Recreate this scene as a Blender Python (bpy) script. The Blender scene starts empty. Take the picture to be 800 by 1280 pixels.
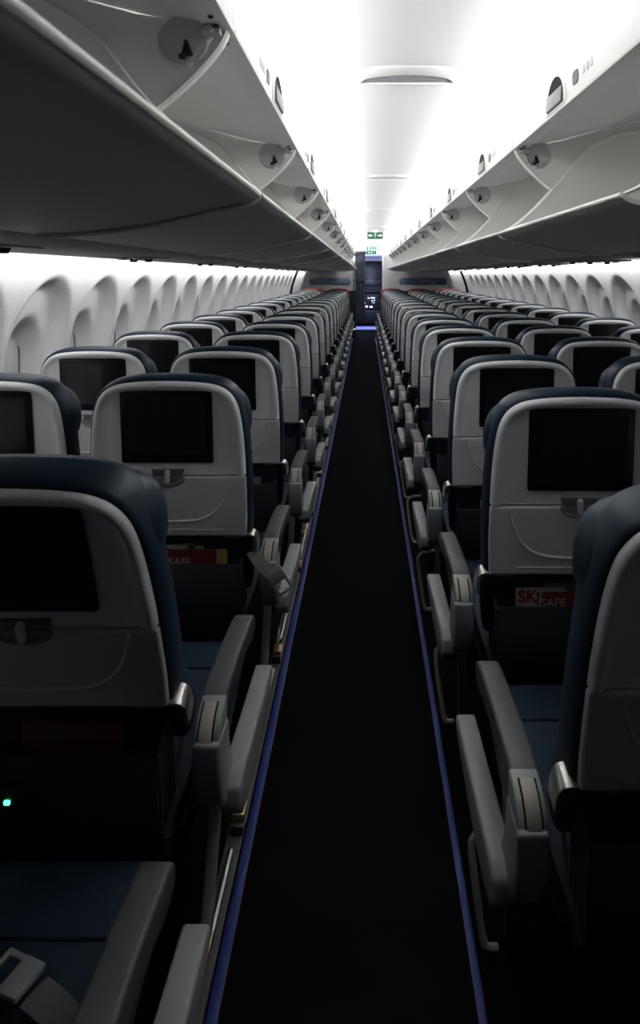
import bpy, bmesh, math, random
from mathutils import Vector, Matrix
random.seed(7)
S = bpy.context.scene
COL = S.collection
EYE = 1.5            # eye height of the photographer
FPX = 853.0          # 24 mm lens on a 36 mm long frame
CX = 0.145           # middle of the ceiling

# ------------------------------------------------------------------ materials
def mat(name, col, rough=0.5, metal=0.0, spec=0.5, noise=None, bump=None, emit=None, estr=0.0, coat=0.0):
    m = bpy.data.materials.new(name); m.use_nodes = True
    nt = m.node_tree; b = nt.nodes['Principled BSDF']
    b.inputs['Base Color'].default_value = (*col, 1)
    b.inputs['Roughness'].default_value = rough
    b.inputs['Metallic'].default_value = metal
    b.inputs['Specular IOR Level'].default_value = spec
    b.inputs['Coat Weight'].default_value = coat
    if emit:
        b.inputs['Emission Color'].default_value = (*emit, 1)
        b.inputs['Emission Strength'].default_value = estr
    if noise or bump:
        tc = nt.nodes.new('ShaderNodeTexCoord')
    if noise:
        sc, amt = noise
        n = nt.nodes.new('ShaderNodeTexNoise'); n.inputs['Scale'].default_value = sc
        n.inputs['Detail'].default_value = 4
        nt.links.new(tc.outputs['Object'], n.inputs['Vector'])
        r = nt.nodes.new('ShaderNodeMapRange')
        r.inputs['To Min'].default_value = 1 - amt; r.inputs['To Max'].default_value = 1 + amt
        r.inputs['From Min'].default_value = .3; r.inputs['From Max'].default_value = .7
        nt.links.new(n.outputs['Fac'], r.inputs['Value'])
        mx = nt.nodes.new('ShaderNodeVectorMath'); mx.operation = 'SCALE'
        mx.inputs[0].default_value = col
        nt.links.new(r.outputs['Result'], mx.inputs['Scale'])
        nt.links.new(mx.outputs['Vector'], b.inputs['Base Color'])
    if bump:
        sc, st = bump
        n2 = nt.nodes.new('ShaderNodeTexNoise'); n2.inputs['Scale'].default_value = sc
        n2.inputs['Detail'].default_value = 3
        nt.links.new(tc.outputs['Object'], n2.inputs['Vector'])
        bp = nt.nodes.new('ShaderNodeBump'); bp.inputs['Strength'].default_value = st
        bp.inputs['Distance'].default_value = .002
        nt.links.new(n2.outputs['Fac'], bp.inputs['Height'])
        nt.links.new(bp.outputs['Normal'], b.inputs['Normal'])
    return m

M = dict(
    ceiling = mat('ceiling_plastic', (.80, .80, .80), .55),
    wall    = mat('sidewall_plastic', (.80, .805, .81), .5),
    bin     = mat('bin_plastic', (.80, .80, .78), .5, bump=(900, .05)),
    bucket  = mat('bin_bucket_shaded_plastic', (.54, .55, .56), .5, bump=(900, .05)),  # bin off-white darkened, shade of the underside put into the colour
    binend  = mat('bin_end_plastic', (.82, .82, .80), .45),
    lip     = mat('bin_lip_plastic', (.86, .86, .84), .4),
    recess  = mat('recess_shade_and_grey_plastic', (.50, .50, .49), .5),
    black   = mat('black_plastic', (.012, .012, .013), .45),
    shell   = mat('seat_shell_grey', (.70, .71, .725), .42, bump=(700, .06)),
    tray    = mat('tray_shaded_grey', (.53, .54, .555), .42, bump=(700, .06)),  # shell grey darkened, shade of the down-facing tray put into the colour
    latchdk = mat('latch_recess_grey', (.12, .122, .126), .5),
    badge   = mat('row_badge_grey', (.10, .10, .10), .5),
    latchg  = mat('latch_grey', (.20, .207, .217), .4),
    leather = mat('navy_leather', (.0125, .0245, .0425), .45, spec=.22, noise=(14, .12), bump=(160, .15)),
    redcov  = mat('red_headrest_cover', (.20, .022, .028), .6, bump=(200, .1)),
    darkfab = mat('dark_seat_fabric', (.013, .015, .019), .7, bump=(300, .2)),
    screen  = mat('screen_bezel', (.006, .006, .007), .28),
    display = mat('screen_glass', (.010, .011, .013), .12),
    arm     = mat('armrest_charcoal', (.052, .0545, .0565), .5, noise=(500, .1), bump=(400, .1)),
    shroud  = mat('armrest_shroud_grey', (.235, .241, .248), .42, bump=(600, .06)),
    cap     = mat('pivot_cap_beige', (.34, .325, .29), .45),
    metal   = mat('brushed_aluminium', (.50, .49, .47), .34, metal=1),
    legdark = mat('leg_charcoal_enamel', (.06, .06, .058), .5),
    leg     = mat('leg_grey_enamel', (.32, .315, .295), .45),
    brass   = mat('brass_fitting', (.45, .36, .2), .4, metal=1),
    buckle  = mat('buckle_satin_steel', (.26, .26, .265), .5, metal=.3),
    belt    = mat('seat_belt_webbing', (.07, .07, .073), .7, bump=(500, .3)),
    carpet  = mat('carpet_black_navy', (.0030, .0032, .0044), .95, spec=.05, noise=(60, .35), bump=(420, .6)),
    blue    = mat('blue_path_strip', (.004, .022, .17), .5),
    white   = mat('white_paper', (.38, .38, .37), .5),
    red     = mat('red_print', (.13, .010, .014), .45),
    yellow  = mat('yellow_print', (.5, .33, .05), .5),
    grey    = mat('grey_paper', (.16, .16, .17), .4),
    ltext   = mat('pale_lettering', (.34, .34, .33), .5),
    redtext = mat('red_lettering', (.28, .010, .014), .5),
    seam    = mat('pale_seam', (.85, .85, .85), .4),
    gap     = mat('dark_gap', (.008, .008, .009), .7, spec=.1),
    shade   = mat('window_shade', (.60, .605, .62), .5),
    ventg   = mat('vent_grille_grey', (.30, .305, .31), .55),
    psu     = mat('service_panel_grey', (.20, .20, .20), .5),
    green   = mat('exit_green', (.003, .06, .03), .4, emit=(.004, .10, .055), estr=.25),
    icon    = mat('exit_icon_lit', (.8, .9, .85), .4, emit=(.8, 1, .88), estr=.7),
    palegrn = mat('exit_pale_green', (.5, .9, .65), .4, emit=(.45, 1, .6), estr=.3),
    led     = mat('led_green', (.1, .9, .4), .4, emit=(.1, 1, .4), estr=2.5),
    bulk    = mat('bulkhead_plastic', (.52, .52, .52), .5),
    bulkdk  = mat('bulkhead_dark_carpet', (.012, .013, .018), .9, bump=(300, .3)),
    bwin    = mat('bulkhead_blue_panel', (.10, .145, .20), .25, noise=(9, .3)),
    curtain = mat('curtain_navy', (.05, .055, .08), .8, bump=(300, .2)),
    header  = mat('front_header_blue_grey', (.42, .45, .56), .5),
    galley  = mat('galley_dark', (.008, .0085, .010), .35),
    galley2 = mat('galley_panel', (.025, .027, .033), .35),
    lights  = mat('galley_button_lit', (.8, .85, .95), .4, emit=(.8, .88, 1), estr=1.2),
    entry_lit    = mat('entry_vinyl_lit_blue', (.38, .41, .82), .5),  # bluish light on the entry floor is painted into this colour
    marker  = mat('exit_marker_lit', (.9, .9, .9), .4, emit=(.9, .95, 1), estr=.6),
)

# ------------------------------------------------------------------ mesh helpers
class MB:
    def __init__(s): s.bm = bmesh.new()
    def _bev(s, faces, w, seg):
        if w <= 0: return
        edges = set()
        for f in faces:
            for e in f.edges:
                if len(e.link_faces) == 2 and e.calc_face_angle(0) > .45: edges.add(e)
        if edges:
            bmesh.ops.bevel(s.bm, geom=list(edges), offset=w, segments=seg, profile=.5, affect='EDGES', clamp_overlap=True)
    def prism(s, pts, axis, a, b, bev=0.0, seg=2):
        """polygon pts extruded along axis from a to b. axis 0: pts=(y,z); 1: (x,z); 2: (x,y)"""
        def P(p, t):
            if axis == 0: return (t, p[0], p[1])
            if axis == 1: return (p[0], t, p[1])
            return (p[0], p[1], t)
        v0 = [s.bm.verts.new(P(p, a)) for p in pts]
        v1 = [s.bm.verts.new(P(p, b)) for p in pts]
        n = len(pts); fs = []
        fs.append(s.bm.faces.new(v0[::-1])); fs.append(s.bm.faces.new(v1))
        for i in range(n):
            j = (i+1) % n
            fs.append(s.bm.faces.new((v0[i], v0[j], v1[j], v1[i])))
        bmesh.ops.recalc_face_normals(s.bm, faces=fs)
        s._bev(fs, bev, seg)
        return s
    def box(s, x0, x1, y0, y1, z0, z1, bev=0.0, seg=2):
        return s.prism([(x0, y0), (x1, y0), (x1, y1), (x0, y1)], 2, z0, z1, bev, seg)
    def sheet(s, pts, axis, a, b, th=0.0):
        """open polyline extruded along axis; th gives real thickness (towards the left normal)"""
        if th:
            return s.prism(list(pts) + offset_open(pts, th)[::-1], axis, a, b)
        def P(p, t):
            return ((t, p[0], p[1]), (p[0], t, p[1]), (p[0], p[1], t))[axis]
        v0 = [s.bm.verts.new(P(p, a)) for p in pts]; v1 = [s.bm.verts.new(P(p, b)) for p in pts]
        for i in range(len(pts)-1):
            s.bm.faces.new((v0[i], v0[i+1], v1[i+1], v1[i]))
        return s
    def tube(s, path, r, n=8, caps=True):
        path = [Vector(p) for p in path]
        rings = []
        up = Vector((0, 0, 1))
        for i, p in enumerate(path):
            if i == 0: t = path[1]-p
            elif i == len(path)-1: t = p-path[i-1]
            else: t = (path[i+1]-p).normalized()+(p-path[i-1]).normalized()
            t.normalize()
            if i == 0 or not rings:
                u = t.cross(up)
                if u.length < .05: u = t.cross(Vector((0, 1, 0)))
            else: u = u-t*u.dot(t)
            u.normalize(); v = u.cross(t)
            ri = r[i] if isinstance(r, list) else r
            ra, rb = ri if isinstance(ri, tuple) else (ri, ri)
            rings.append([s.bm.verts.new(p+u*ra*math.cos(2*math.pi*k/n)+v*rb*math.sin(2*math.pi*k/n)) for k in range(n)])
        for a, b in zip(rings, rings[1:]):
            for k in range(n):
                s.bm.faces.new((a[k], a[(k+1) % n], b[(k+1) % n], b[k]))
        if caps:
            s.bm.faces.new(rings[0][::-1]); s.bm.faces.new(rings[-1])
        return s
    def loft(s, loops, closed=True, cap0=False, cap1=False):
        vs = [[s.bm.verts.new(p) for p in L] for L in loops]
        n = len(vs[0])
        for a, b in zip(vs, vs[1:]):
            for k in range(n if closed else n-1):
                s.bm.faces.new((a[k], a[(k+1) % n], b[(k+1) % n], b[k]))
        if cap0: s.bm.faces.new(vs[0][::-1])
        if cap1: s.bm.faces.new(vs[-1])
        return s
    def cyl(s, c, r, h, axis=2, n=16, r2=None):
        r2 = r if r2 is None else r2
        L = []
        for rr, t in ((r, 0), (r2, h)):
            ring = []
            for k in range(n):
                a = 2*math.pi*k/n; q = (rr*math.cos(a), rr*math.sin(a))
                if axis == 2: p = (c[0]+q[0], c[1]+q[1], c[2]+t)
                elif axis == 1: p = (c[0]+q[0], c[1]+t, c[2]+q[1])
                else: p = (c[0]+t, c[1]+q[0], c[2]+q[1])
                ring.append(p)
            L.append(ring)
        return s.loft(L, True, True, True)
    def mesh(s, name, m, smooth=35):
        me = bpy.data.meshes.new(name)
        bmesh.ops.recalc_face_normals(s.bm, faces=s.bm.faces)
        s.bm.to_mesh(me); s.bm.free()
        me.materials.append(m)
        if smooth:
            me.polygons.foreach_set('use_smooth', [True]*len(me.polygons))
            me.set_sharp_from_angle(angle=math.radians(smooth))
        return me

def offset_open(pts, d):
    out = []
    for i, p in enumerate(pts):
        a = pts[max(i-1, 0)]; b = pts[min(i+1, len(pts)-1)]
        tx, ty = b[0]-a[0], b[1]-a[1]; l = math.hypot(tx, ty) or 1
        out.append((p[0]-ty/l*d, p[1]+tx/l*d))
    return out

def catmull(pts, n=4, closed=False):
    out = []; N = len(pts)
    rng = range(N if closed else N-1)
    for i in rng:
        if closed: p0, p1, p2, p3 = pts[i-1], pts[i], pts[(i+1) % N], pts[(i+2) % N]
        else: p0, p1, p2, p3 = pts[max(i-1, 0)], pts[i], pts[i+1], pts[min(i+2, N-1)]
        for k in range(n):
            t = k/n
            out.append(tuple(.5*((2*b)+(-a+c)*t+(2*a-5*b+4*c-d)*t*t+(-a+3*b-3*c+d)*t**3) for a, b, c, d in zip(p0, p1, p2, p3)))
    if not closed: out.append(tuple(pts[-1]))
    return out

def rrect(x0, x1, z0, z1, r, n=4):
    out = []
    for cx, cz, a0 in ((x1-r, z0+r, -90), (x1-r, z1-r, 0), (x0+r, z1-r, 90), (x0+r, z0+r, 180)):
        for k in range(n+1):
            a = math.radians(a0+90*k/n); out.append((cx+r*math.cos(a), cz+r*math.sin(a)))
    return out

def link(name, me, parent=None, loc=None):
    o = bpy.data.objects.new(name, me); COL.objects.link(o)
    if parent: o.parent = parent
    if loc: o.location = loc
    return o
def thing(name, label, cat, loc=(0, 0, 0), group=None):
    o = bpy.data.objects.new(name, None); COL.objects.link(o)
    o.location = loc; o.empty_display_size = .1
    o['label'] = label; o['category'] = cat
    if group: o['group'] = group
    return o
def tag(o, label, cat, group=None):
    o['label'] = label; o['category'] = cat
    if group: o['group'] = group
    return o
def structure(name, me):
    o = link(name, me); o['kind'] = 'structure'; return o
def text_mesh(txt, size, m, ext=.0006, bold=.0):
    cu = bpy.data.curves.new('lettering', 'FONT'); cu.body = txt; cu.size = size
    cu.extrude = ext; cu.offset = bold; cu.align_x = 'LEFT'
    o = bpy.data.objects.new('lettering', cu); COL.objects.link(o)
    dg = bpy.context.evaluated_depsgraph_get()
    me = bpy.data.meshes.new_from_object(o.evaluated_get(dg))
    bpy.data.objects.remove(o); me.materials.clear(); me.materials.append(m)
    me.transform(Matrix.Rotation(math.radians(90), 4, 'X'))   # stands upright, read from -Y
    return me

ORD = ['zeroth', 'first', 'second', 'third', 'fourth', 'fifth', 'sixth', 'seventh', 'eighth', 'ninth', 'tenth', 'eleventh',
       'twelfth', 'thirteenth', 'fourteenth', 'fifteenth', 'sixteenth', 'seventeenth', 'eighteenth', 'nineteenth', 'twentieth',
       'twenty-first', 'twenty-second', 'twenty-third', 'twenty-fourth', 'twenty-fifth']

# ------------------------------------------------------------------ setting: floor, walls, ceiling
FRONT = 16.3
structure('floor', MB().box(-1.36, 2.0, -2.0, 24.0, -.05, 0).mesh('floor', M['carpet']))
structure('trim_1', MB().box(-.322, -.297, -.6, 16.2, .0, .006, .002).mesh('trim_1', M['blue']))
structure('trim_2', MB().box(.226, .245, -.6, 16.2, .0, .006, .002).mesh('trim_2', M['blue']))

CEIL = [(.66, .59), (.64, .628), (.59, .648), (.52, .660), (.43, .669), (.34, .677), (.25, .683), (.13, .688), (0, .690)]
prof = [(CX+u, EYE+d) for u, d in CEIL] + [(CX-u, EYE+d) for u, d in CEIL[-2::-1]]
structure('ceiling', MB().sheet(prof, 1, -2.0, FRONT, -.03).mesh('ceiling', M['ceiling'], 60))
# outer crown skin above the bins
crown = [(2.30, .9), (2.28, 1.35), (2.15, 1.8), (1.7, 2.25), (.9, 2.42), (CX, 2.45), (-.6, 2.42), (-1.2, 2.25), (-1.65, 1.8), (-1.77, 1.35), (-1.78, .9)]
structure('ceiling_crown', MB().sheet(crown, 1, -2.0, FRONT, -.02).mesh('ceiling_crown', M['bin']))
structure('wall_back', MB().box(-1.85, 2.35, -2.05, -2.0, 0, 2.5).mesh('wall_back', M['bulkdk']))

def smooth(a, b, x):
    t = min(1, max(0, (x-a)/(b-a))); return t*t*(3-2*t)

WIN_DEPTH = .146
def bay_depth(dy, z):
    """depth of the window bay below the sidewall surface, dy from its centre"""
    def f(a, b, zc):
        if z > zc: return 1-(dy/a)**2-((z-zc)/b)**2
        return 1-(dy/a)**2
    lo = smooth(.55, .8, z)
    o = smooth(0, .36, f(.272, .31, 1.19))
    i = smooth(.0, .60, f(.178, .25, 1.075))
    return (.070*o+.082*i)*lo

def sidewall(side, xs, y_centres):
    """xs: function z -> distance from x=0 ; side -1/+1"""
    zs = [0, .25, .5, .62, .7, .76, .82]+[.86+.0185*k for k in range(41)]
    y0, y1, st = 1.2, 13.0, .0165
    ys = [-2.0, .4]+[y0+st*k for k in range(int((y1-y0)/st)+1)]+[13.4, 14.5, FRONT]
    bm = bmesh.new(); grid = []
    for y in ys:
        row = []
        dy = min((y-c for c in y_centres), key=abs)
        for z in zs:
            d = bay_depth(dy, z) if y0 <= y <= y1 and abs(dy) < .3 else 0
            row.append(bm.verts.new((side*(xs(z)+d), y, z)))
        grid.append(row)
    for a, b in zip(grid, grid[1:]):
        for k in range(len(zs)-1):
            bm.faces.new((a[k], a[k+1], b[k+1], b[k]))
    m = MB(); m.bm.free(); m.bm = bm
    return m

def interp(tab):
    def g(z):
        for (z0, x0), (z1, x1) in zip(tab, tab[1:]):
            if z <= z1: return x0+(x1-x0)*(z-z0)/(z1-z0)
        return tab[-1][1]
    return g
XL = interp([(0, 1.30), (.3, 1.38), (.6, 1.44), (.9, 1.465), (1.05, 1.468), (1.16, 1.458), (1.3, 1.428), (1.4, 1.396), (1.5, 1.36), (1.6, 1.318), (1.62, 1.30)])
XR = interp([(0, 1.82), (.3, 1.90), (.6, 1.965), (.9, 1.99), (1.05, 1.992), (1.16, 1.982), (1.3, 1.95), (1.4, 1.918), (1.5, 1.88), (1.6, 1.838), (1.62, 1.82)])
WL = [3.03+.6*k for k in range(-3, 17)]
WR = [5.12+.6*k for k in range(-6, 13)]
structure('wall_left', sidewall(-1, XL, WL).mesh('wall_left', M['wall'], 60))
structure('wall_right', sidewall(1, XR, WR).mesh('wall_right', M['wall'], 60))
n = 0
for side, XF, ws in ((-1, XL, WL), (1, XR, WR)):
    ring = rrect(-.118, .118, .90, 1.235, .10, 6)
    xp = XF(1.1)+WIN_DEPTH-.001
    pm = MB().prism(ring, 0, -.004, .004, .001).mesh('window_pane', M['shade'])
    gm = MB().tube([(0, p[0], p[1]) for p in ring+[ring[0]]], (.007, .006), 6, False).mesh('gasket', M['gap'])
    hm = MB().box(-.006, .006, -.05, .05, .93, .945, .003).mesh('shade_grip', M['shade'])
    for y in ws:
        n += 1
        w = structure('window_%d' % n, pm); w.location = (side*(xp-.006), y, 0)
        tilt = .0
        g = link('gasket', gm, w); h = link('shade_grip', hm, w)
# panel joints, every second bay
n = 2
for side, XF, ws in ((-1, XL, WL), (1, XR, WR)):
    me = MB()
    for i, y in enumerate(ws):
        if i % 2 == (1 if side < 0 else 0): continue
        yy = y+.3
        me.tube([(side*(XF(z)-.001), yy, z) for z in (.6, .9, 1.0, 1.1, 1.2, 1.3, 1.4, 1.5, 1.585)], .003, 5)
    n += 1
    structure('trim_%d' % n, me.mesh('trim', M['seam']))
# dark door seam ahead of the last bays
for side, XF in ((-1, XL), (1, XR)):
    n += 1
    me = MB().tube([(side*(XF(z)-.012), 13.12, z) for z in (.6, .9, 1.1, 1.3, 1.5, 1.585)], (.03, .03), 6)
    structure('trim_%d' % n, me.mesh('trim', M['gap']))

# service strip under the bins: from the bucket's outer edge to the sidewall
PSU_IN = .765
for side, xw, dz in ((-1, 1.215, .0745), (1, 1.765, .105)):
    x0 = CX+side*PSU_IN
    x1 = side*(xw-.045)
    pr = [(x0, EYE+.079), (x1, EYE+dz), (x1, EYE+dz+.02), (x0, EYE+.11)]
    n += 1
    structure('trim_%d' % n, MB().prism(pr, 1, -2.0, FRONT-.02, .004).mesh('trim', M['psu']))

# ------------------------------------------------------------------ ceiling return vents
def make_vent():
    r = thing('ceiling_vent', '', 'vent', (0, 0, 0), 'crescent vents along the ceiling')
    def D(a, b, k=24):
        return [(a*math.cos(math.pi*i/k), -b*math.sin(math.pi*i/k)**.8) for i in range(k+1)]
    o = D(.30, .185); i1 = D(.163, .112)
    m = MB()
    # flange dips gently down to its inner rim, with a shallow lip along the straight edge
    m.loft([[(p[0], p[1], 0) for p in o], [(p[0]*.97, p[1]*.96, -.007) for p in o], [(p[0], p[1], -.012) for p in i1], [(p[0]*.98, p[1]*.97, .0) for p in i1]], False)
    m.prism([(-.30, -.002), (-.19, .012), (0, .018), (.19, .012), (.30, -.002), (.165, -.004), (-.165, -.004)], 2, -.013, 0, .002)
    link('flange', m.mesh('flange', M['ceiling'], 50), r)
    g = MB().prism([(p[0]*.985, p[1]*.98) for p in i1], 2, -.006, -.001)
    for k in range(4):
        y = -.02-.022*k; a = .16*math.sqrt(max(0, 1-(y/.115)**2))
        g.box(-a*.96, a*.96, y-.002, y+.002, -.0085, -.005)
    link('grille', g.mesh('grille', M['ventg']), r)
    return r
def dup(root, loc, label=None, group=None):
    r = root.copy(); COL.objects.link(r); r.location = loc
    if label: r['label'] = label
    if group: r['group'] = group
    for ch in list(root.children):
        c = ch.copy(); COL.objects.link(c); c.parent = r
        for g in list(ch.children):
            d = g.copy(); COL.objects.link(d); d.parent = c
    return r
vent = make_vent()
for k in range(6):
    lab = 'white crescent ceiling vent over the aisle, %s from the camera' % (ORD[k+1] if k else 'nearest and largest')
    loc = (CX, 2.42+2.42*k, EYE+.6885)
    if k == 0: vent.location = loc; vent['label'] = lab
    else: dup(vent, loc, lab)

# ------------------------------------------------------------------ overhead bins (u = distance from CX, d = height over the eye)
BP = 1.22
UNDER = [(.345, .151), (.362, .139), (.40, .131), (.46, .118), (.53, .102), (.61, .089), (.69, .081), (.765, .078)]
BUCK_END = catmull([(.350, .156), (.385, .172), (.432, .205), (.49, .258), (.530, .302), (.575, .352), (.615, .405), (.66, .455), (.72, .495), (.80, .522), (.90, .530)], 3)
DIV = catmull([(.405, .468), (.412, .445), (.428, .42), (.457, .386), (.50, .345), (.549, .306)], 3)
def make_bin(side, label):
    X = lambda p: (CX+side*p[0], EYE+p[1])
    r = thing('overhead_bin', label, 'overhead bin', (0, 0, 0), 'open overhead bins %s of the aisle' % ('left' if side < 0 else 'right'))
    L = -BP+.006
    # housing: liner that closes the bin above and behind
    lin = [(.415, .474), (.47, .478), (.58, .50), (.75, .545), (.92, .58), (1.05, .55), (1.13, .42), (1.16, .25), (1.15, .125)]
    lin = [X(p) for p in catmull(lin, 3)]
    h = link('housing', MB().sheet(lin, 1, L, 0, .012*side).mesh('housing', M['bin'], 50), r)
    # valance: rail over the opening
    va = [(.398, .470), (.398, .565), (.412, .585), (.44, .592), (.44, .58), (.418, .565), (.414, .50), (.432, .482), (.432, .470)]
    v = link('valance', MB().prism([X(p) for p in va], 1, L, 0).mesh('valance', M['ceiling']), r)
    rl = [(.394, .458), (.394, .472), (.45, .476), (.45, .464)]
    link('rail', MB().prism([X(p) for p in rl], 1, L, 0, .002).mesh('rail', M['bin']), v)
    hole = MB().cyl((0, 0, 0), .005, .003, 2, 8).mesh('rail_hole', M['black'])
    for yy in (-.045, -.09, -BP+.05): link('rail_hole', hole, v, (X((.42, 0))[0], yy, EYE+.4565))
    # divider between this bin and the next one ahead
    dp = DIV + [(.60, .25), (.68, .20), (.85, .14), (1.14, .13), (1.15, .25), (1.12, .42), (1.04, .545), (.92, .572), (.75, .537), (.58, .492), (.45, .474)]
    d = link('divider', MB().prism([X(p) for p in dp], 1, -.016, -.001).mesh('divider', M['binend']), r)
    edge = [(X(p)[0], -.008, X(p)[1]) for p in DIV]
    link('divider_edge', MB().tube(edge, (.0135, .0055), 6).mesh('divider_edge', M['lip']), d)
    shade_disc = MB(); cx, cz = X((.487, .440))
    shade_disc.cyl((cx, -.024, cz), .046, .008, 1, 28, .050)
    link('pivot_shade_disc', shade_disc.mesh('pivot_shade_disc', M['recess']), d)  # darker grey disc stands in for the shade inside a recess
    cl = MB(); qx, qz = X((.478, .418))
    cl.prism([(qx-.010, qz-.012), (qx+.012, qz-.008), (qx+.001, qz+.020), (qx-.004, qz+.02)], 1, -.034, -.024, .002)
    cl.box(qx-.014, qx-.002, -.036, -.026, qz-.016, qz-.006, .002)
    link('pivot_clip', cl.mesh('pivot_clip', M['black']), d)
    lk = MB(); hx, hz = X((.432, .452))
    lk.box(hx-.018, hx+.018, -.040, -.014, hz-.006, hz+.010, .003); lk.cyl((hx, -.05, hz+.002), .006, .03, 1, 8)
    link('hinge_lug', lk.mesh('hinge_lug', M['recess']), d)
    st = MB().prism([X(p) for p in [(.428, .45), (.446, .45), (.485, .395), (.473, .389)]], 1, -.024, -.014, .002)
    link('gas_strut', st.mesh('gas_strut', M['lip']), d)
    # bucket: swung-down tray of the open bin
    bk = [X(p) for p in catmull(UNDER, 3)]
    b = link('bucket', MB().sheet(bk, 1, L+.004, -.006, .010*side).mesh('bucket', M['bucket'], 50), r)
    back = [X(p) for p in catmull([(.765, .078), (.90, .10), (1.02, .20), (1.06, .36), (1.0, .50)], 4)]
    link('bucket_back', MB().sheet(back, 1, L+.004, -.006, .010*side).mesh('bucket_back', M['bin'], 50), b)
    lp = X((.347, .1545))
    link('lip', MB().tube([(lp[0], L+.004, lp[1]), (lp[0], -.006, lp[1])], (.0048, .0055), 10).mesh('lip', M['lip']), b)
    ep = BUCK_END + [(.99, .49), (1.05, .36), (1.01, .20), (.90, .105), (.765, .084)] + [(p[0], p[1]+.006) for p in UNDER[-2:0:-1]]
    ee = [(X(p)[0], 0, X(p)[1]) for p in BUCK_END]
    for y0, y1 in ((-.030, -.020), (L+.006, L+.014)):
        e = link('bucket_end', MB().prism([X(p) for p in ep], 1, y0, y1).mesh('bucket_end', M['binend']), b)
        link('end_edge', None or MB().tube([(q[0], (y0+y1)/2, q[2]) for q in ee], (.006, .004), 6).mesh('end_edge', M['lip']), b)
    sm = MB().tube([(p[0], -.010, p[1]-.004) for p in bk], .005, 6)
    link('bucket_seam', sm.mesh('bucket_seam', M['lip']), b)
    # latch in the valance, at the middle of the bin
    lx = CX+side*.398; yc = -BP*.48
    t = link('latch', None, r)
    def arch(w, z0, z1, k=10):
        return [(yc-w, z0), (yc+w, z0)] + [(yc+w*math.cos(math.pi*i/k), z0+(z1-z0)*(.25+.75*math.sin(math.pi*i/k))) for i in range(k+1)]
    sgn = -side
    def sl(m, pts, a, c, bev, key, name):
        return (MB().prism(pts, 0, lx+sgn*a, lx+sgn*c, bev).mesh(name, M[key]))
    COL.objects.unlink(t); bpy.data.objects.remove(t)
    t = link('latch', sl(0, arch(.092, EYE+.466, EYE+.568), .0005, .006, .002, 'ceiling', 'latch'), r)
    link('latch_recess', sl(0, arch(.078, EYE+.474, EYE+.560), .006, .0075, 0, 'gap', 'latch_recess'), t)
    hd = MB().prism([(lx+sgn*.0072, EYE+.474), (lx+sgn*.013, EYE+.477), (lx+sgn*.011, EYE+.518), (lx+sgn*.0072, EYE+.522)], 1, yc-.074, yc+.074, .002)
    link('latch_handle', hd.mesh('latch_handle', M['latchg']), t)
    # row placard on the valance, just behind the latch
    pb = MB().prism(rrect(yc-.195, yc-.148, EYE+.494, EYE+.530, .012), 0, lx+sgn*.0005, lx+sgn*.002).mesh('row_placard', M['badge'])
    p = link('row_placard', pb, r)
    pi = MB()
    for k in range(3): pi.prism(rrect(yc-.245-.03*k, yc-.229-.03*k, EYE+.502, EYE+.524, .005), 0, lx+sgn*.0005, lx+sgn*.0018)
    link('seat_icon', pi.mesh('seat_icon', M['shade']), p)
    return r
for side in (-1, 1):
    word = 'left' if side < 0 else 'right'
    proto = None
    ks = range(0, 14) if side < 0 else range(1, 14)
    for i, k in enumerate(ks):
        y = .08+BP*(k+1)
        if y > FRONT: break
        pos = 'nearest the camera' if i == 0 else '%s from the camera' % ORD[i+1]
        lab = 'open overhead bin with lowered tray %s of the aisle, %s' % (word, pos)
        if proto is None:
            proto = make_bin(side, lab); proto.location = (0, y, 0)
        else: dup(proto, (0, y, 0), lab)

# reading light and air nozzle units on the service strip
def make_psu(side):
    r = thing('reading_light_unit', '', 'reading light', (0, 0, 0), 'reading light units under the bins')
    w = .36 if side > 0 else .22
    b = MB().prism(rrect(-w/2, w/2, -.16, .16, .03), 2, -.010, 0, .003)
    link('panel', b.mesh('panel', M['psu']), r)
    k = 3 if side > 0 else 2
    for i in range(k):
        x = (i-(k-1)/2)*w*.3
        l = link('lamp', MB().cyl((x, -.07, -.018), .020, .010, 2, 14, .024).mesh('lamp', M['recess']), r)
        a = link('air_nozzle', MB().cyl((x, .07, -.024), .014, .016, 2, 12, .021).mesh('air_nozzle', M['black']), r)
    return r
for side in (-1, 1):
    pr = None; word = 'left' if side < 0 else 'right'
    for k in range(0, 13):
        y = 1.75+1.22*k
        if y > FRONT-.3: break
        x = (-1.0, 1.40)[side > 0]; z = EYE+(.079+(.006 if side < 0 else .022)*.62)-.0005
        lab = 'grey reading light unit under the %s bins, %s from the camera' % (word, ORD[k+1] if k else 'nearest')
        if pr is None:
            pr = make_psu(side); pr.location = (x, y, z); pr['label'] = lab
        else: dup(pr, (x, y, z), lab)

# ------------------------------------------------------------------ seats
HZ = .700       # height of the shell's lower edge
SPLIT = .892    # seam between shell and tray
RIGHT = [(.234, .700), (.2365, .76), (.2365, .83), (.235, .892), (.232, .96), (.227, 1.03), (.2185, 1.09), (.206, 1.126), (.184, 1.153), (.150, 1.170), (.10, 1.178), (.05, 1.181), (0, 1.182)]
def outline(z0, z1, off=0.0, topoff=None):
    """open outline from right bottom over the top to left bottom"""
    pts = catmull(RIGHT, 3)
    pts = [p for p in pts if z0-1e-6 <= p[1] <= z1+1e-6]
    full = pts + [(-p[0], p[1]) for p in pts[-2::-1]]
    if off: full = offset_open(full, -off)
    return full

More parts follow.
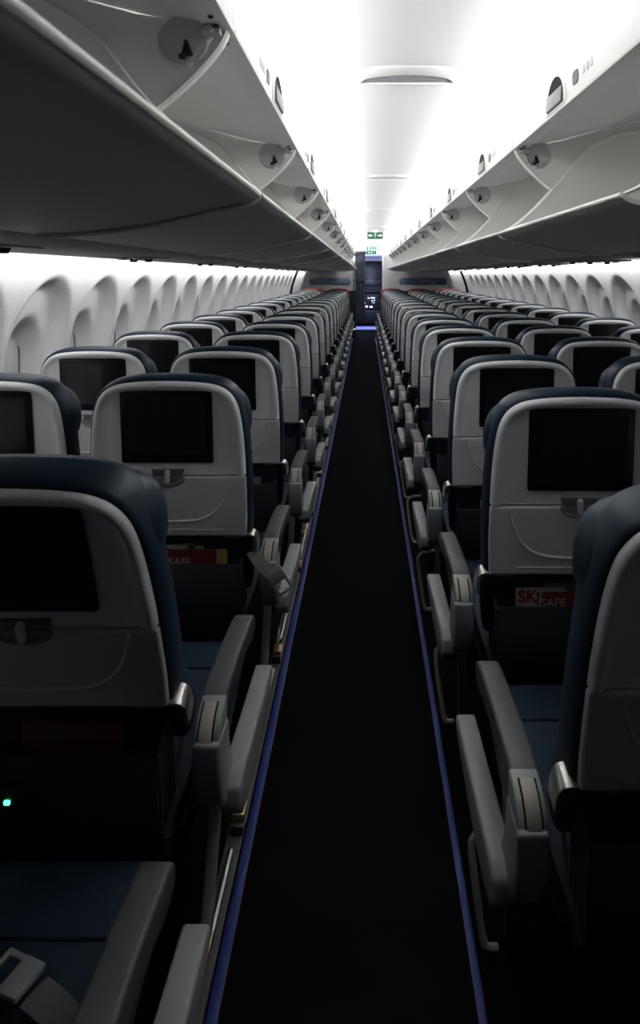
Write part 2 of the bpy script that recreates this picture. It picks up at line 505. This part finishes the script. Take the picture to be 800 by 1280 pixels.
def seat_meshes(side, red=False, aisle=True):
    """meshes of one seat, origin on the floor under the shell's lower edge; side = +1 armrest towards +x"""
    D = {}
    # --- back shell
    zt = 2
    o = outline(SPLIT+.002, zt)
    o[0] = (o[0][0], SPLIT+.002); o[-1] = (o[-1][0], SPLIT+.002)
    def L(off, y):
        q = offset_open(o, off)
        q[0] = (q[0][0], SPLIT+.002); q[-1] = (q[-1][0], SPLIT+.002)
        return [(p[0], y, p[1]) for p in q]
    m = MB().loft([L(-.001, .045), L(-.001, .012), L(.001, .004), L(.005, -.0015), L(.010, -.0035), L(.016, -.002), L(.022, .0025), L(.030, .006), L(.045, .0075)], False, False, True)
    bo = L(.001, .03)
    m.prism([(-.229, SPLIT+.0015), (.229, SPLIT+.0015), (.229, SPLIT+.004), (-.229, SPLIT+.004)], 1, .006, .04)
    D['back_shell'] = m.mesh('back_shell', M['shell'], 40)
    # --- tray table
    t = [p for p in outline(HZ, SPLIT-.002) if p[0] > 0]
    rt = [q for q in catmull(RIGHT, 3) if HZ <= q[1] <= SPLIT-.001]
    rt[-1] = (rt[-1][0], SPLIT-.003)
    poly = rt+[(-q[0], q[1]) for q in rt[::-1]]
    m = MB().prism(poly, 1, .000, .035, .006, 3)
    arc = catmull([(.186, SPLIT-.006), (.178, .85), (.160, .805), (.130, .772), (.09, .755), (.04, .750), (0, .749)], 4)
    arc = arc+[(-q[0], q[1]) for q in arc[-2::-1]]
    m.tube([(q[0], .0005, q[1]) for q in arc], (.0065, .0035), 6)
    m.tube([(-.165, .000, .722), (.165, .000, .722)], (.0025, .0022), 6)
    D['tray_table'] = m.mesh('tray_table', M['tray'], 40)
    # --- tray latch: cup across the seam, with a turning knob
    cup = [(-.050, .912), (.050, .912), (.044, .892), (-.044, .892)]
    D['tray_latch'] = MB().prism(cup, 1, .001, .008, .001).mesh('tray_latch', M['latchdk'])
    hb = [(.047*math.cos(math.pi*i/14), .892-.028*math.sin(math.pi*i/14)**.7) for i in range(15)]
    m = MB().tube([(q[0], -.001, q[1]) for q in hb], (.0042, .005), 6)
    m.prism([(q[0]*.93, q[1]+.001) for q in hb], 1, -.0012, .004)
    D['latch_cup'] = m.mesh('latch_cup', M['latchg'])
    D['latch_knob'] = MB().prism(rrect(-.0065, .0065, .872, .911, .004), 1, -.012, .003, .002).mesh('latch_knob', M['shell'])
    # --- screen
    D['screen'] = MB().prism(rrect(-.1385, .1385, .932, 1.156, .007), 1, .0015, .014, .002).mesh('screen', M['screen'])
    D['display'] = MB().prism(rrect(-.119, .119, .958, 1.134, .004), 1, .0008, .004).mesh('display', M['display'])
    # --- cushion of the backrest, visible as a blue border
    low = [(.215, .47), (.226, .55), (.231, .63)]
    bo = [(a, b) for a, b in low]+RIGHT
    bo = catmull(bo, 3); bo = bo+[(-p[0], p[1]) for p in bo[-2::-1]]
    def C(off, y): return [(p[0], y+max(0, .695-p[1])*.42, p[1]) for p in offset_open(bo, -off)]
    m = MB().loft([C(-.012, .012), C(.004, .014), C(.010, .026), C(.012, .05), C(.009, .085), C(.0, .108), C(-.03, .118)], False, True, True)
    D['backrest'] = m.mesh('backrest', M['leather'], 60)
    # --- winged headrest in front of the cushion
    hr = [(.210, .985), (.228, .995), (.236, 1.025), (.235, 1.07), (.221, 1.112), (.192, 1.140), (.15, 1.156), (.08, 1.166), (0, 1.168)]
    if red: hr = [(a*1.035, b+(.036 if b > 1.1 else .01)) for a, b in hr]
    hr = catmull(hr, 3); hr = hr+[(-p[0], p[1]) for p in hr[-2::-1]]
    def H(off, y, w=0): return [(p[0], y-(.018 if red else 0)+w*(abs(p[0])/.24)**3, p[1]) for p in offset_open(hr, -off)]
    m = MB().loft([H(-.025, .04), H(-.004, .044), H(.003, .062), H(.003, .09, .02), H(-.006, .112, .03), H(-.03, .122, .035), H(-.06, .118, .03)], False, True, True)
    D['headrest'] = m.mesh('headrest', M['redcov' if red else 'leather'], 60)
    # --- seat cushion with a stitched front roll
    pr = [(.075, .40), (.60, .36), (.665, .372), (.695, .40), (.700, .43), (.690, .452), (.655, .466), (.60, .468), (.40, .455), (.2, .445), (.075, .448)]
    m = MB().prism(catmull(pr, 2, True), 0, -.228, .228, .014, 3)
    D['seat_cushion'] = m.mesh('seat_cushion', M['leather'], 50)
    D['cushion_seam'] = MB().tube([(-.215, .535, .4655), (0, .535, .4665), (.215, .535, .4655)], .0035, 6).mesh('cushion_seam', M['leather'])
    # --- lower back: support panel and literature pocket
    pr = [(.062, .705), (.105, .705), (.13, .40), (.10, .33), (.085, .33), (.062, .56)]
    D['back_panel'] = MB().prism(pr, 0, -.215, .215, .006).mesh('back_panel', M['darkfab'])
    pr = [(.012, .604), (.021, .606), (.048, .50), (.075, .372), (.062, .368), (.030, .44), (.010, .50)]
    m = MB().prism(pr, 0, -.212, .212, .003)
    for sx in (-1, 1): m.prism([(.012, .60), (.07, .63), (.085, .37), (.07, .37), (.03, .44)], 0, sx*.212-.003, sx*.212+.003)
    D['literature_pocket'] = m.mesh('literature_pocket', M['darkfab'])
    D['pocket_hem'] = MB().tube([(-.212, .015, .606), (.212, .015, .606)], .003, 6).mesh('pocket_hem', M['black'])
    # --- aluminium bracket that carries the shell, at both lower corners
    def bracket(s):
        path = [(.165, .694), (.20, .695), (.235, .699), (.252, .697), (.260, .687), (.263, .668), (.263, .645)] if s == side else [(.165, .694), (.20, .695), (.222, .697), (.232, .693), (.236, .685), (.237, .672)]
        path = catmull(path, 3)
        w = [(.026, .0045)]*len(path)
        m = MB()
        a = offset_open(path, .004); b = offset_open(path, -.004)
        m.prism([(s*p[0], p[1]) for p in a]+[(s*p[0], p[1]) for p in b[::-1]], 1, .006, .05, .0015)
        return m.mesh('bracket', M['metal'])
    D['bracket+'] = bracket(1); D['bracket-'] = bracket(-1)
    # --- armrests: pad, pivot block, cap; the aisle one has a shroud to the seat frame
    def arm(s, x):
        pad = [(.118, .647), (.20, .653), (.32, .652), (.42, .645), (.472, .637), (.487, .624), (.488, .606), (.476, .590), (.44, .585), (.38, .598), (.25, .606), (.125, .600)]
        return MB().prism(catmull(pad, 2, True), 0, s*x-.026, s*x+.026, .008, 3).mesh('armrest', M['arm'])
    def block(s, x):
        bl = [(.125, .649), (.098, .646), (.074, .638), (.054, .622), (.044, .603), (.05, .57), (.125, .57)]
        return MB().prism(bl, 0, s*x-.025, s*x+.025, .005, 3).mesh('pivot_block', M['shroud'])
    def cap(s, x):
        cp = [(.101, .6495), (.0965, .6488), (.072, .6410), (.0512, .6245), (.0400, .605), (.06, .60), (.09, .63)]
        return MB().prism(cp, 0, s*x-.0125, s*x+.0115, .001).mesh('pivot_cap', M['cap'])
    def slot(s, x):
        cp = [(.1025, .6478), (.0975, .6470), (.0735, .6392), (.0530, .6228), (.0425, .603), (.06, .59), (.09, .63)]
        return MB().prism(cp, 0, s*x-.0158, s*x+.0150).mesh('pivot_slot', M['gap'])
    s = side
    ax = .292 if aisle else (.272 if s > 0 else .288)
    D['armrest'] = arm(s, ax); D['pivot_block'] = block(s, ax+.002); D['pivot_cap'] = cap(s, ax); D['pivot_slot'] = slot(s, ax)
    D['armrest_inner'] = arm(-s, .268); D['pivot_block_inner'] = block(-s, .268); D['pivot_cap_inner'] = cap(-s, .268)
    # armrest side panel hanging below the pad
    D['arm_side'] = MB().prism([(.13, .61), (.43, .59), (.46, .595), (.44, .575), (.30, .53), (.20, .50), (.13, .50)], 0, s*ax-.012, s*ax+.012, .004).mesh('arm_side', M['leather'])
    # shroud
    m = MB()
    limb = [(.572, .455), (.578, .437), (.566, .418), (.50, .405), (.40, .392), (.30, .384), (.20, .385), (.13, .40), (.105, .43), (.110, .465), (.14, .482), (.20, .476), (.30, .468), (.45, .460)]
    a, b = sorted((s*.304, s*.350))
    m.prism(limb, 0, a, b, .007, 3)
    colm = [(.033, .606), (.125, .606), (.150, .52), (.19, .46), (.20, .44), (.165, .428), (.12, .430), (.070, .465), (.042, .53)]
    a, b = sorted((s*.269, s*.322))
    m.prism(colm, 0, a, b, .008, 3)
    D['side_shroud'] = m.mesh('side_shroud', M['shroud'], 40)
    # --- frame: cross tubes, legs with track fittings, baggage bar
    m = MB()
    m.tube([(-.235, .14, .36), (.235, .14, .36)], .022, 10); m.tube([(-.235, .50, .345), (.235, .50, .345)], .022, 10)
    for x in (-.23, .23): m.box(x-.008, x+.008, .10, .62, .345, .40, .003)
    D['seat_frame'] = m.mesh('seat_frame', M['gap'])
    def leg(x, front):
        m = MB()
        if front: m.prism([(.455, .002), (.49, .002), (.50, .36), (.46, .36)], 0, x-.011, x+.011, .003)
        else: m.prism([(.235, .002), (.268, .002), (.44, .36), (.40, .36)], 0, x-.012, x+.012, .003)
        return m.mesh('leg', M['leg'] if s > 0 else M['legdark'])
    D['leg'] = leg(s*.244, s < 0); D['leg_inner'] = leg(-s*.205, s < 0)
    f = MB().box(s*.244-.016, s*.244+.016, *((.19, .27) if s > 0 else (.43, .51)), .002, .03, .003)
    D['track_fitting'] = f.mesh('track_fitting', M['brass'])
    bar = catmull([(s*.25, .48, .262), (s*.30, .472, .259), (s*.322, .467, .248), (s*.329, .464, .222), (s*.318, .46, .12), (s*.305, .456, .032), (s*.294, .455, .014), (s*.272, .456, .012)], 4)
    D['baggage_bar'] = MB().tube(bar, .0085, 8).mesh('baggage_bar', M['cap'])
    return D

PARTS = [('back_shell', None), ('tray_table', None), ('tray_latch', 'tray_table'), ('latch_cup', 'tray_table'), ('latch_knob', 'tray_table'),
         ('screen', None), ('display', 'screen'), ('backrest', None), ('headrest', None), ('bracket+', None), ('bracket-', None)]
FIXED = [('seat_cushion', None), ('cushion_seam', 'seat_cushion'), ('back_panel', None), ('literature_pocket', None), ('pocket_hem', 'literature_pocket'),
         ('armrest', None), ('pivot_block', 'armrest'), ('pivot_cap', 'armrest'), ('pivot_slot', 'armrest'), ('arm_side', 'armrest'),
         ('armrest_inner', None), ('pivot_block_inner', 'armrest_inner'), ('pivot_cap_inner', 'armrest_inner'),
         ('side_shroud', None), ('seat_frame', None), ('leg', None), ('track_fitting', 'leg'), ('leg_inner', None), ('baggage_bar', None)]
CLEAN = lambda k: k.replace('_inner', '').rstrip('+-')
CACHE = {}
def place_seat(x, y, side, label, aisle, tilt=6, red=False, group=None, window=False):
    key = (side, red, aisle)
    if key not in CACHE: CACHE[key] = seat_meshes(side, red, aisle)
    D = CACHE[key]
    root = thing('airline_seat', label, 'seat', (x, y, 0), group)
    made = {}
    piv = Matrix.Translation((0, 0, HZ)) @ Matrix.Rotation(math.radians(tilt), 4, 'X') @ Matrix.Translation((0, 0, -HZ))
    for k, par in PARTS+FIXED:
        if not aisle and k in ('side_shroud', 'baggage_bar', 'track_fitting'): continue
        if k == ('baggage_bar' if side > 0 else 'track_fitting'): continue
        if not window and k.startswith(('armrest_inner', 'pivot_block_inner', 'pivot_cap_inner')): continue
        o = link(CLEAN(k), D[k], made[par] if par else root)
        made[k] = o
        if (k, par) in PARTS and par is None: o.matrix_local = piv
    return root, made

LX = [-.600, -1.143]; RX = [.565, 1.147, 1.722]
LY = [.53, 1.262]+[2.09+.805*k for k in range(17)]
RY = [1.055]+[1.82+.765*k for k in range(18)]
LSEAT, RSEAT = {}, {}
for i, y in enumerate(LY):
    tilt = (8, 21)[i] if i < 2 else 6
    red = i >= len(LY)-2
    for j, x in enumerate(LX):
        if i == 0 and j == 1: continue
        kind = ('aisle', 'window')[j]
        lab = '%s navy %s seat %s of the aisle, %s row from the camera' % ('red-topped' if red else 'grey-backed', kind, 'left', ORD[i+1])
        if i == 0: lab = 'navy aisle seat cushion with loose belt buckle at the bottom left corner'
        if i == 1 and j == 0: lab = 'reclined grey-backed aisle seat with cut-off screen at the left edge'
        LSEAT[i, j] = place_seat(x, y, 1, lab, j == 0, tilt, red, 'seats left of the aisle', j == 1)
for i, y in enumerate(RY):
    tilt = 15 if i == 0 else 6
    red = i >= len(RY)-2
    for j, x in enumerate(RX):
        if i == 0 and j > 0: continue
        kind = ('aisle', 'middle', 'window')[j]
        lab = '%s navy %s seat %s of the aisle, %s row from the camera' % ('red-topped' if red else 'grey-backed', kind, 'right', ORD[i+1])
        if i == 0: lab = 'reclined navy seat cut off by the right edge, seen from behind its armrest'
        RSEAT[i, j] = place_seat(x, y, -1, lab, j == 0, tilt, red, 'seats right of the aisle', j == 2)

# seat belts that show: a strap with its buckle
def belt(root, path, buckle_at, rot, w=.024):
    m = MB().tube(catmull(path, 4), (w, .0025), 8)
    b = link('seat_belt', m.mesh('seat_belt', M['belt']), root)
    k = MB().box(-.032, .032, -.028, .030, -.006, .006, .004)
    k2 = MB()
    fr = rrect(-.030, .030, -.045, .030, .006)
    inn = rrect(-.017, .017, -.036, -.016, .004)
    k = MB().box(-.027, .027, -.010, .030, -.005, .006, .004)
    k.box(-.027, -.017, -.042, -.008, -.004, .004, .003); k.box(.017, .027, -.042, -.008, -.004, .004, .003); k.box(-.027, .027, -.046, -.036, -.004, .004, .003)
    o = link('buckle', k.mesh('buckle', M['buckle']), b)
    o.location = buckle_at; o.rotation_euler = [math.radians(a) for a in rot]
    return b
belt(LSEAT[0, 0][0], [(.235, .33, .50), (.205, .385, .484), (.165, .420, .481), (.130, .438, .484)], (.098, .452, .490), (4, 4, -114))
belt(LSEAT[2, 0][0], [(.250, .03, .640), (.268, .0, .630), (.290, -.008, .610), (.312, -.010, .592)], (.335, -.014, .576), (80, -36, 0), .021)
for root, sg in ((RSEAT[0, 0][0], -1), (LSEAT[1, 0][0], 1)):
    st = MB().tube(catmull([(sg*.212, .12, .45), (sg*.210, .17, .50), (sg*.207, .215, .525), (sg*.205, .245, .515)], 4), (.0025, .020), 8)
    link('seat_belt', st.mesh('seat_belt', M['cap']), root)
# green power light below the reclined seat on the left
r1 = LSEAT[1, 0][0]
pw = link('power_outlet', MB().prism(rrect(-.080, -.030, .500, .555, .006), 1, -.01, .07, .003).mesh('power_outlet', M['black']), r1)
link('indicator_light', MB().prism(rrect(-.063, -.052, .529, .537, .002), 1, -.0125, -.009).mesh('indicator_light', M['led']), pw)

# ------------------------------------------------------------------ printed matter in the seat pockets
def lit(name, label, cat, x0, x1, z0, z1, y, key, loc, lean=0.0, th=.0025):
    me = MB().prism([(x0, z0), (x1, z0), (x1, z1+lean), (x0, z1)], 1, y, y+th, .0006).mesh(name, M[key])
    o = link(name, me, None, loc); return tag(o, label, cat, 'printed matter in the seat pockets')
rl = (RX[0], RY[1], 0)
o = lit('magazine', 'white magazine with red letters in the pocket of the second-row right aisle seat', 'magazine', -.157, -.02, .573, .649, .0375, 'white', rl)
tx = link('lettering', text_mesh('SK', .046, M['redtext'], .0006, .0016), o, (-.150, .0370, .610))
o = lit('safety_card', 'red safety card before the white magazine, right aisle seat', 'safety card', -.100, .09, .573, .640, .0315, 'red', rl)
tx = link('lettering', text_mesh('SAFE', .033, M['ltext'], .0005, .0003), o, (-.090, .0310, .600))
ws = MB().prism([(-.100, .573), (-.096, .573), (-.086, .640), (-.092, .640)], 1, .0308, .0317)
link('white_edge', ws.mesh('white_edge', M['white']), o)
o = lit('booklet', 'thin grey booklet standing behind the red card, right aisle seat', 'booklet', -.08, .10, .573, .662, .0435, 'grey', rl, -.012, .005)
ll = (LX[0]+.018, LY[2], 0)
o = lit('magazine', 'white-edged magazine in the pocket of the third-row left aisle seat', 'magazine', -.060, .03, .573, .659, .0375, 'white', ll)
tx = link('lettering', text_mesh('S', .046, M['redtext'], .0006, .0016), o, (-.052, .0370, .618))
o = lit('safety_card', 'red safety card with pale letters, third-row left aisle seat pocket', 'safety card', -.040, .118, .573, .648, .0315, 'red', ll)
tx = link('lettering', text_mesh('SAFE', .033, M['ltext'], .0005, .0003), o, (-.030, .0310, .598))
o = lit('booklet', 'yellow-edged booklet right of the red card, left aisle seat pocket', 'booklet', .05, .150, .573, .656, .0425, 'white', ll, -.008)
link('yellow_edge', MB().box(.128, .146, .0418, .0427, .58, .645).mesh('yellow_edge', M['yellow']), o)
o = lit('booklet', 'grey booklet behind the red card, left aisle seat pocket', 'booklet', -.035, .10, .573, .668, .048, 'grey', ll, -.01, .004)
l1 = (LX[0], LY[1], 0)
o = lit('safety_card', 'dim safety card in the shaded pocket of the reclined left seat', 'safety card', -.05, .14, .573, .655, .0315, 'red', l1)
link('lettering', text_mesh('SAFE', .033, M['belt'], .0005, .0003), o, (-.040, .0305, .615))  # print darkened, the pocket's shade is put into its colour
lit('booklet', 'pale booklet in the pocket of the fourth-row left aisle seat', 'booklet', .06, .15, .573, .635, .0315, 'grey', (LX[0], LY[3], 0))
lit('booklet', 'pale narrow booklet in the pocket of the third-row right aisle seat', 'booklet', -.125, -.10, .573, .635, .0315, 'white', (RX[0], RY[2], 0))

# seat track cover: bright tube along the floor on the left, with clips
n += 1
m = MB()
for k in range(17):
    y0 = 1.15+.805*k
    m.tube([(-.346, y0, .022), (-.346, y0+.60, .022)], .008, 8)
structure('trim_%d' % n, m.mesh('trim', M['metal']))
n += 1
m = MB().box(-.368, -.326, .2, 16, 0, .010, .002)
structure('trim_%d' % n, m.mesh('trim', M['legdark']))
proto = None
for k in range(18):
    y0 = 1.08+.805*k
    lab = 'small brass and black track clip left of the blue strip, %s from the camera' % ORD[k+1]
    if proto is None:
        proto = thing('track_clip', lab, 'clip', (-.346, y0, .010), 'track clips along the left blue strip')
        link('clamp', MB().box(-.016, .016, -.028, .028, .0, .022, .003).mesh('clamp', M['brass']), proto)
        link('lever', MB().tube([(0, .01, .02), (-.004, .055, .045), (-.006, .10, .05)], .004, 6).mesh('lever', M['leg']), proto)
        link('collar', MB().box(-.014, .020, -.075, -.060, .0, .026, .002).mesh('collar', M['black']), proto)
    else: dup(proto, (-.346, y0, .010), lab)

# ------------------------------------------------------------------ front of the cabin
YB = FRONT
def bulkhead(x0, x1, name, w0, w1):
    m = MB().box(x0, x1, YB, YB+.05, 1.13, 2.5)
    o = structure(name, m.mesh(name, M['bulk']))
    d = link('lower_carpet', MB().box(x0, x1, YB-.004, YB+.05, 0, 1.13).mesh('lower_carpet', M['bulkdk']), o)
    w = link('window_strip', MB().prism(rrect(w0, w1, 1.268, 1.435, .07), 1, YB-.012, YB+.001, .003).mesh('window_strip', M['bwin']), o)
    return o
bulkhead(-1.85, -.235, 'wall_front_left', -1.35, -.36)
bulkhead(.43, 2.35, 'wall_front_right', .80, 1.95)
o = structure('wall_front', MB().box(-.235, .43, YB, YB+.05, 2.085, 2.5).mesh('wall_front', M['bulk']))
n += 1
structure('trim_%d' % n, MB().box(.40, .435, YB-.02, YB+.3, 0, 2.09, .004).mesh('trim', M['seam']))
n += 1
structure('trim_%d' % n, MB().box(-.30, -.235, YB-.02, YB, 1.15, 2.0, .004).mesh('trim', M['metal']))  # added metal strip, stands in for reflections at the bulkhead edge
# forward compartment: header, ceiling, side walls
structure('ceiling_front', MB().prism([(YB+.05, 2.09), (18.4, 2.07), (20.6, 2.02), (20.6, 1.93), (20.8, 1.93), (20.8, 2.4), (YB+.05, 2.4)], 0, -1.6, 2.1).mesh('ceiling_front', M['header']))
structure('wall_left_front', MB().box(-1.6, -1.4, YB+.05, 24, 0, 2.1).mesh('wall_left_front', M['bulk']))
structure('wall_right_front', MB().box(1.8, 2.0, YB+.05, 24, 0, 2.1).mesh('wall_right_front', M['bulk']))
structure('floor_entry_lit', MB().box(-.32, .36, 18.8, 19.9, 0, .006).mesh('floor_entry_lit', M['entry_lit']))
# galley beyond the entry
g = thing('galley_unit', 'dark galley unit with small lit switches at the far end of the aisle', 'galley', (0, 20.9, 0))
link('body', MB().box(-.7, 1.2, .05, .6, 0, 2.0).mesh('body', M['galley']), g)
link('upper_cabinet', MB().box(-.3, .55, 0, .05, 1.15, 1.93, .006).mesh('upper_cabinet', M['galley']), g)
link('work_surface', MB().box(-.3, .55, -.12, .05, .98, 1.0, .004).mesh('work_surface', M['galley2']), g)
link('niche', MB().box(-.18, .45, -.004, .0, 1.18, 1.34, .002).mesh('niche', M['galley2']), g)
cp = link('control_panel', MB().box(-.15, .42, .0, .04, .45, .95, .004).mesh('control_panel', M['galley2']), g)
for x, z, w, h in ((.09, .80, .05, .035), (.22, .805, .14, .035), (-.08, .77, .04, .03), (.2, .72, .035, .035), (.27, .73, .035, .03), (.24, .66, .07, .02), (-.04, .65, .06, .02), (.03, .54, .07, .06), (.17, .53, .09, .05), (-.1, .70, .03, .02)):
    link('switch', MB().box(x-w/2, x+w/2, -.006, .0, z-h/2, z+h/2, .002).mesh('switch', M['lights']), cp)
link('cart_door', MB().box(-.15, .42, .0, .045, .05, .42, .008).mesh('cart_door', M['galley2']), g)
# curtain gathered at the left of the opening
c = thing('curtain', 'dark gathered curtain hanging left of the opening at the aisle end', 'curtain', (-.13, YB-.09, 0))
L = []
N = 44
for z, w in ((.40, .11), (.8, .105), (1.2, .10), (1.45, .10), (1.7, .11), (2.0, .115)):
    row = []
    for k in range(N):
        t = 2*math.pi*k/N
        row.append((w*math.cos(t)+.006*math.sin(9*t+z*3), (.042+.014*math.sin(11*t+z))*math.sin(t), z))
    L.append(row)
link('fabric', MB().loft(L, True, True, True).mesh('fabric', M['curtain'], 80), c)
link('curtain_header', MB().box(-.135, .135, -.055, .055, 1.99, 2.06, .006).mesh('curtain_header', M['black']), c)
link('tie_back', MB().box(-.108, .108, -.064, .06, 1.33, 1.37, .008).mesh('tie_back', M['black']), c)
# low lit marker at the foot of the left bulkhead
e = thing('exit_marker', 'small white lit marker low on the dark panel left of the curtain', 'sign', (-.30, YB-.012, .15))
link('case', MB().box(-.07, .07, -.02, .008, 0, .09, .004).mesh('case', M['black']), e)
link('face', MB().box(-.06, .06, -.023, -.019, .05, .08, .002).mesh('face', M['marker']), e)

# ------------------------------------------------------------------ exit signs
def arrow(m, x, z, s, d, y):
    m.prism([(x-d*s, z-.25*s), (x, z-.25*s), (x, z-.75*s), (x+d*s, z), (x, z+.75*s), (x, z+.25*s), (x-d*s, z+.25*s)], 1, y-.003, y)
def runner(m, x, z, s, y):
    m.cyl((x+.18*s, y-.003, z+.8*s), .2*s, .003, 1, 10)
    for a, b in (((.1, .5), (-.15, -.1)), ((-.15, -.1), (.25, -.45)), ((.25, -.45), (.15, -.95)), ((-.15, -.1), (-.35, -.55)), ((-.35, -.55), (-.75, -.65)), ((.1, .45), (-.35, .35)), ((-.35, .35), (-.5, -.05)), ((.1, .45), (.4, .1)), ((.4, .1), (.75, .25))):
        m.tube([(x+a[0]*s, y-.0015, z+a[1]*s), (x+b[0]*s, y-.0015, z+b[1]*s)], (.1*s, .0015), 6)
e = thing('exit_sign', 'green exit sign with white arrows hung from the ceiling over the aisle', 'exit sign', (CX, 10.4, EYE+.552), 'green exit signs')
link('case', MB().prism(rrect(-.118, .118, 0, .105, .012), 1, -.012, .012, .003).mesh('case', M['green']), e)
link('mount', MB().box(-.05, .05, -.02, .02, .10, .1345, .003).mesh('mount', M['ceiling']), e)
m = MB(); arrow(m, -.075, .052, .032, -1, -.012); arrow(m, .075, .052, .032, 1, -.012); runner(m, 0, .052, .036, -.012)
link('pictogram', m.mesh('pictogram', M['icon']), e)
e = thing('exit_sign', 'pale glowing exit sign with green panels above the far opening', 'exit sign', (CX, YB-.03, 2.0), 'green exit signs')
link('case', MB().prism(rrect(-.14, .13, -.01, .195, .015), 1, -.012, .012, .003).mesh('case', M['palegrn']), e)
m = MB(); m.prism(rrect(-.125, -.01, .0, .085, .008), 1, -.015, -.012); m.prism(rrect(.01, .105, .0, .085, .008), 1, -.015, -.012)
pn = link('green_panel', m.mesh('green_panel', M['green']), e)
m = MB(); arrow(m, -.067, .04, .034, -1, -.015); runner(m, .057, .042, .03, -.015)
link('pictogram', m.mesh('pictogram', M['icon']), pn)
m = MB()
for x in (-.10, -.03, .035, .10): m.prism(rrect(x-.014, x+.014, .105, .18, .006), 1, -.0135, -.012)
link('upper_symbol', m.mesh('upper_symbol', M['green']), e)

# ------------------------------------------------------------------ lamps of the cabin
def area(name, loc, sx, sy, power, rot, col=(1, 1, 1)):
    l = bpy.data.lights.new(name, 'AREA'); l.shape = 'RECTANGLE'; l.size = sx; l.size_y = sy; l.energy = power; l.color = col
    o = bpy.data.objects.new(name, l); COL.objects.link(o); o.location = loc
    o.rotation_euler = rot; return o
# cove strips behind the valances wash the ceiling
y0, y1 = .95, 16.2
for side in (-1, 1):
    x = CX+side*.565
    area('cove_light', (x, (y0+y1)/2, EYE+.572), .05, y1-y0, 150, (math.radians(180), math.radians(-side*34), 0), (1, .995, .985))
# strips at the top of the sidewalls, shining down the wall
for side, x, zz in ((-1, -1.207, 1.5935), (1, 1.757, 1.624)):
    area('sidewall_light', (x, 8.2, zz), .03, 14.0, 33, (0, math.radians(-side*38), 0), (.99, .995, 1))
# daylight of the entry beyond the bulkhead, and an added fill
area('entry_light', (.1, 19.3, 1.9), 0.5, .5, 24, (0, 0, 0), (.62, .70, 1))
area('header_fill', (.2, 18.2, 1.0), .5, .5, 80, (math.radians(180), 0, 0), (.62, .68, 1))  # unseen upward fill, added to brighten the header

# ------------------------------------------------------------------ world, camera, view
w = bpy.data.worlds.new('cabin'); S.world = w; w.use_nodes = True
w.node_tree.nodes['Background'].inputs[0].default_value = (0, 0, 0, 1)
cam = bpy.data.cameras.new('camera'); co = bpy.data.objects.new('camera', cam); COL.objects.link(co)
co.location = (0, 0, EYE); co.rotation_euler = (math.radians(90), 0, 0)
cam.sensor_fit = 'VERTICAL'; cam.sensor_height = 36; cam.lens = 36*FPX/1280
cam.shift_x = -57/1280; cam.shift_y = -296/1280
cam.clip_start = .02; cam.clip_end = 100
cam.dof.use_dof = True; cam.dof.focus_distance = 3.2; cam.dof.aperture_fstop = 9
S.camera = co
S.view_settings.view_transform = 'Standard'; S.view_settings.look = 'None'
S.view_settings.exposure = .2; S.view_settings.gamma = 1; S.view_settings.use_curve_mapping = False
try:
    S.cycles.use_denoising = True
    S.cycles.max_bounces = 10; S.cycles.diffuse_bounces = 7; S.cycles.glossy_bounces = 4
    S.cycles.use_adaptive_sampling = True
except Exception: pass
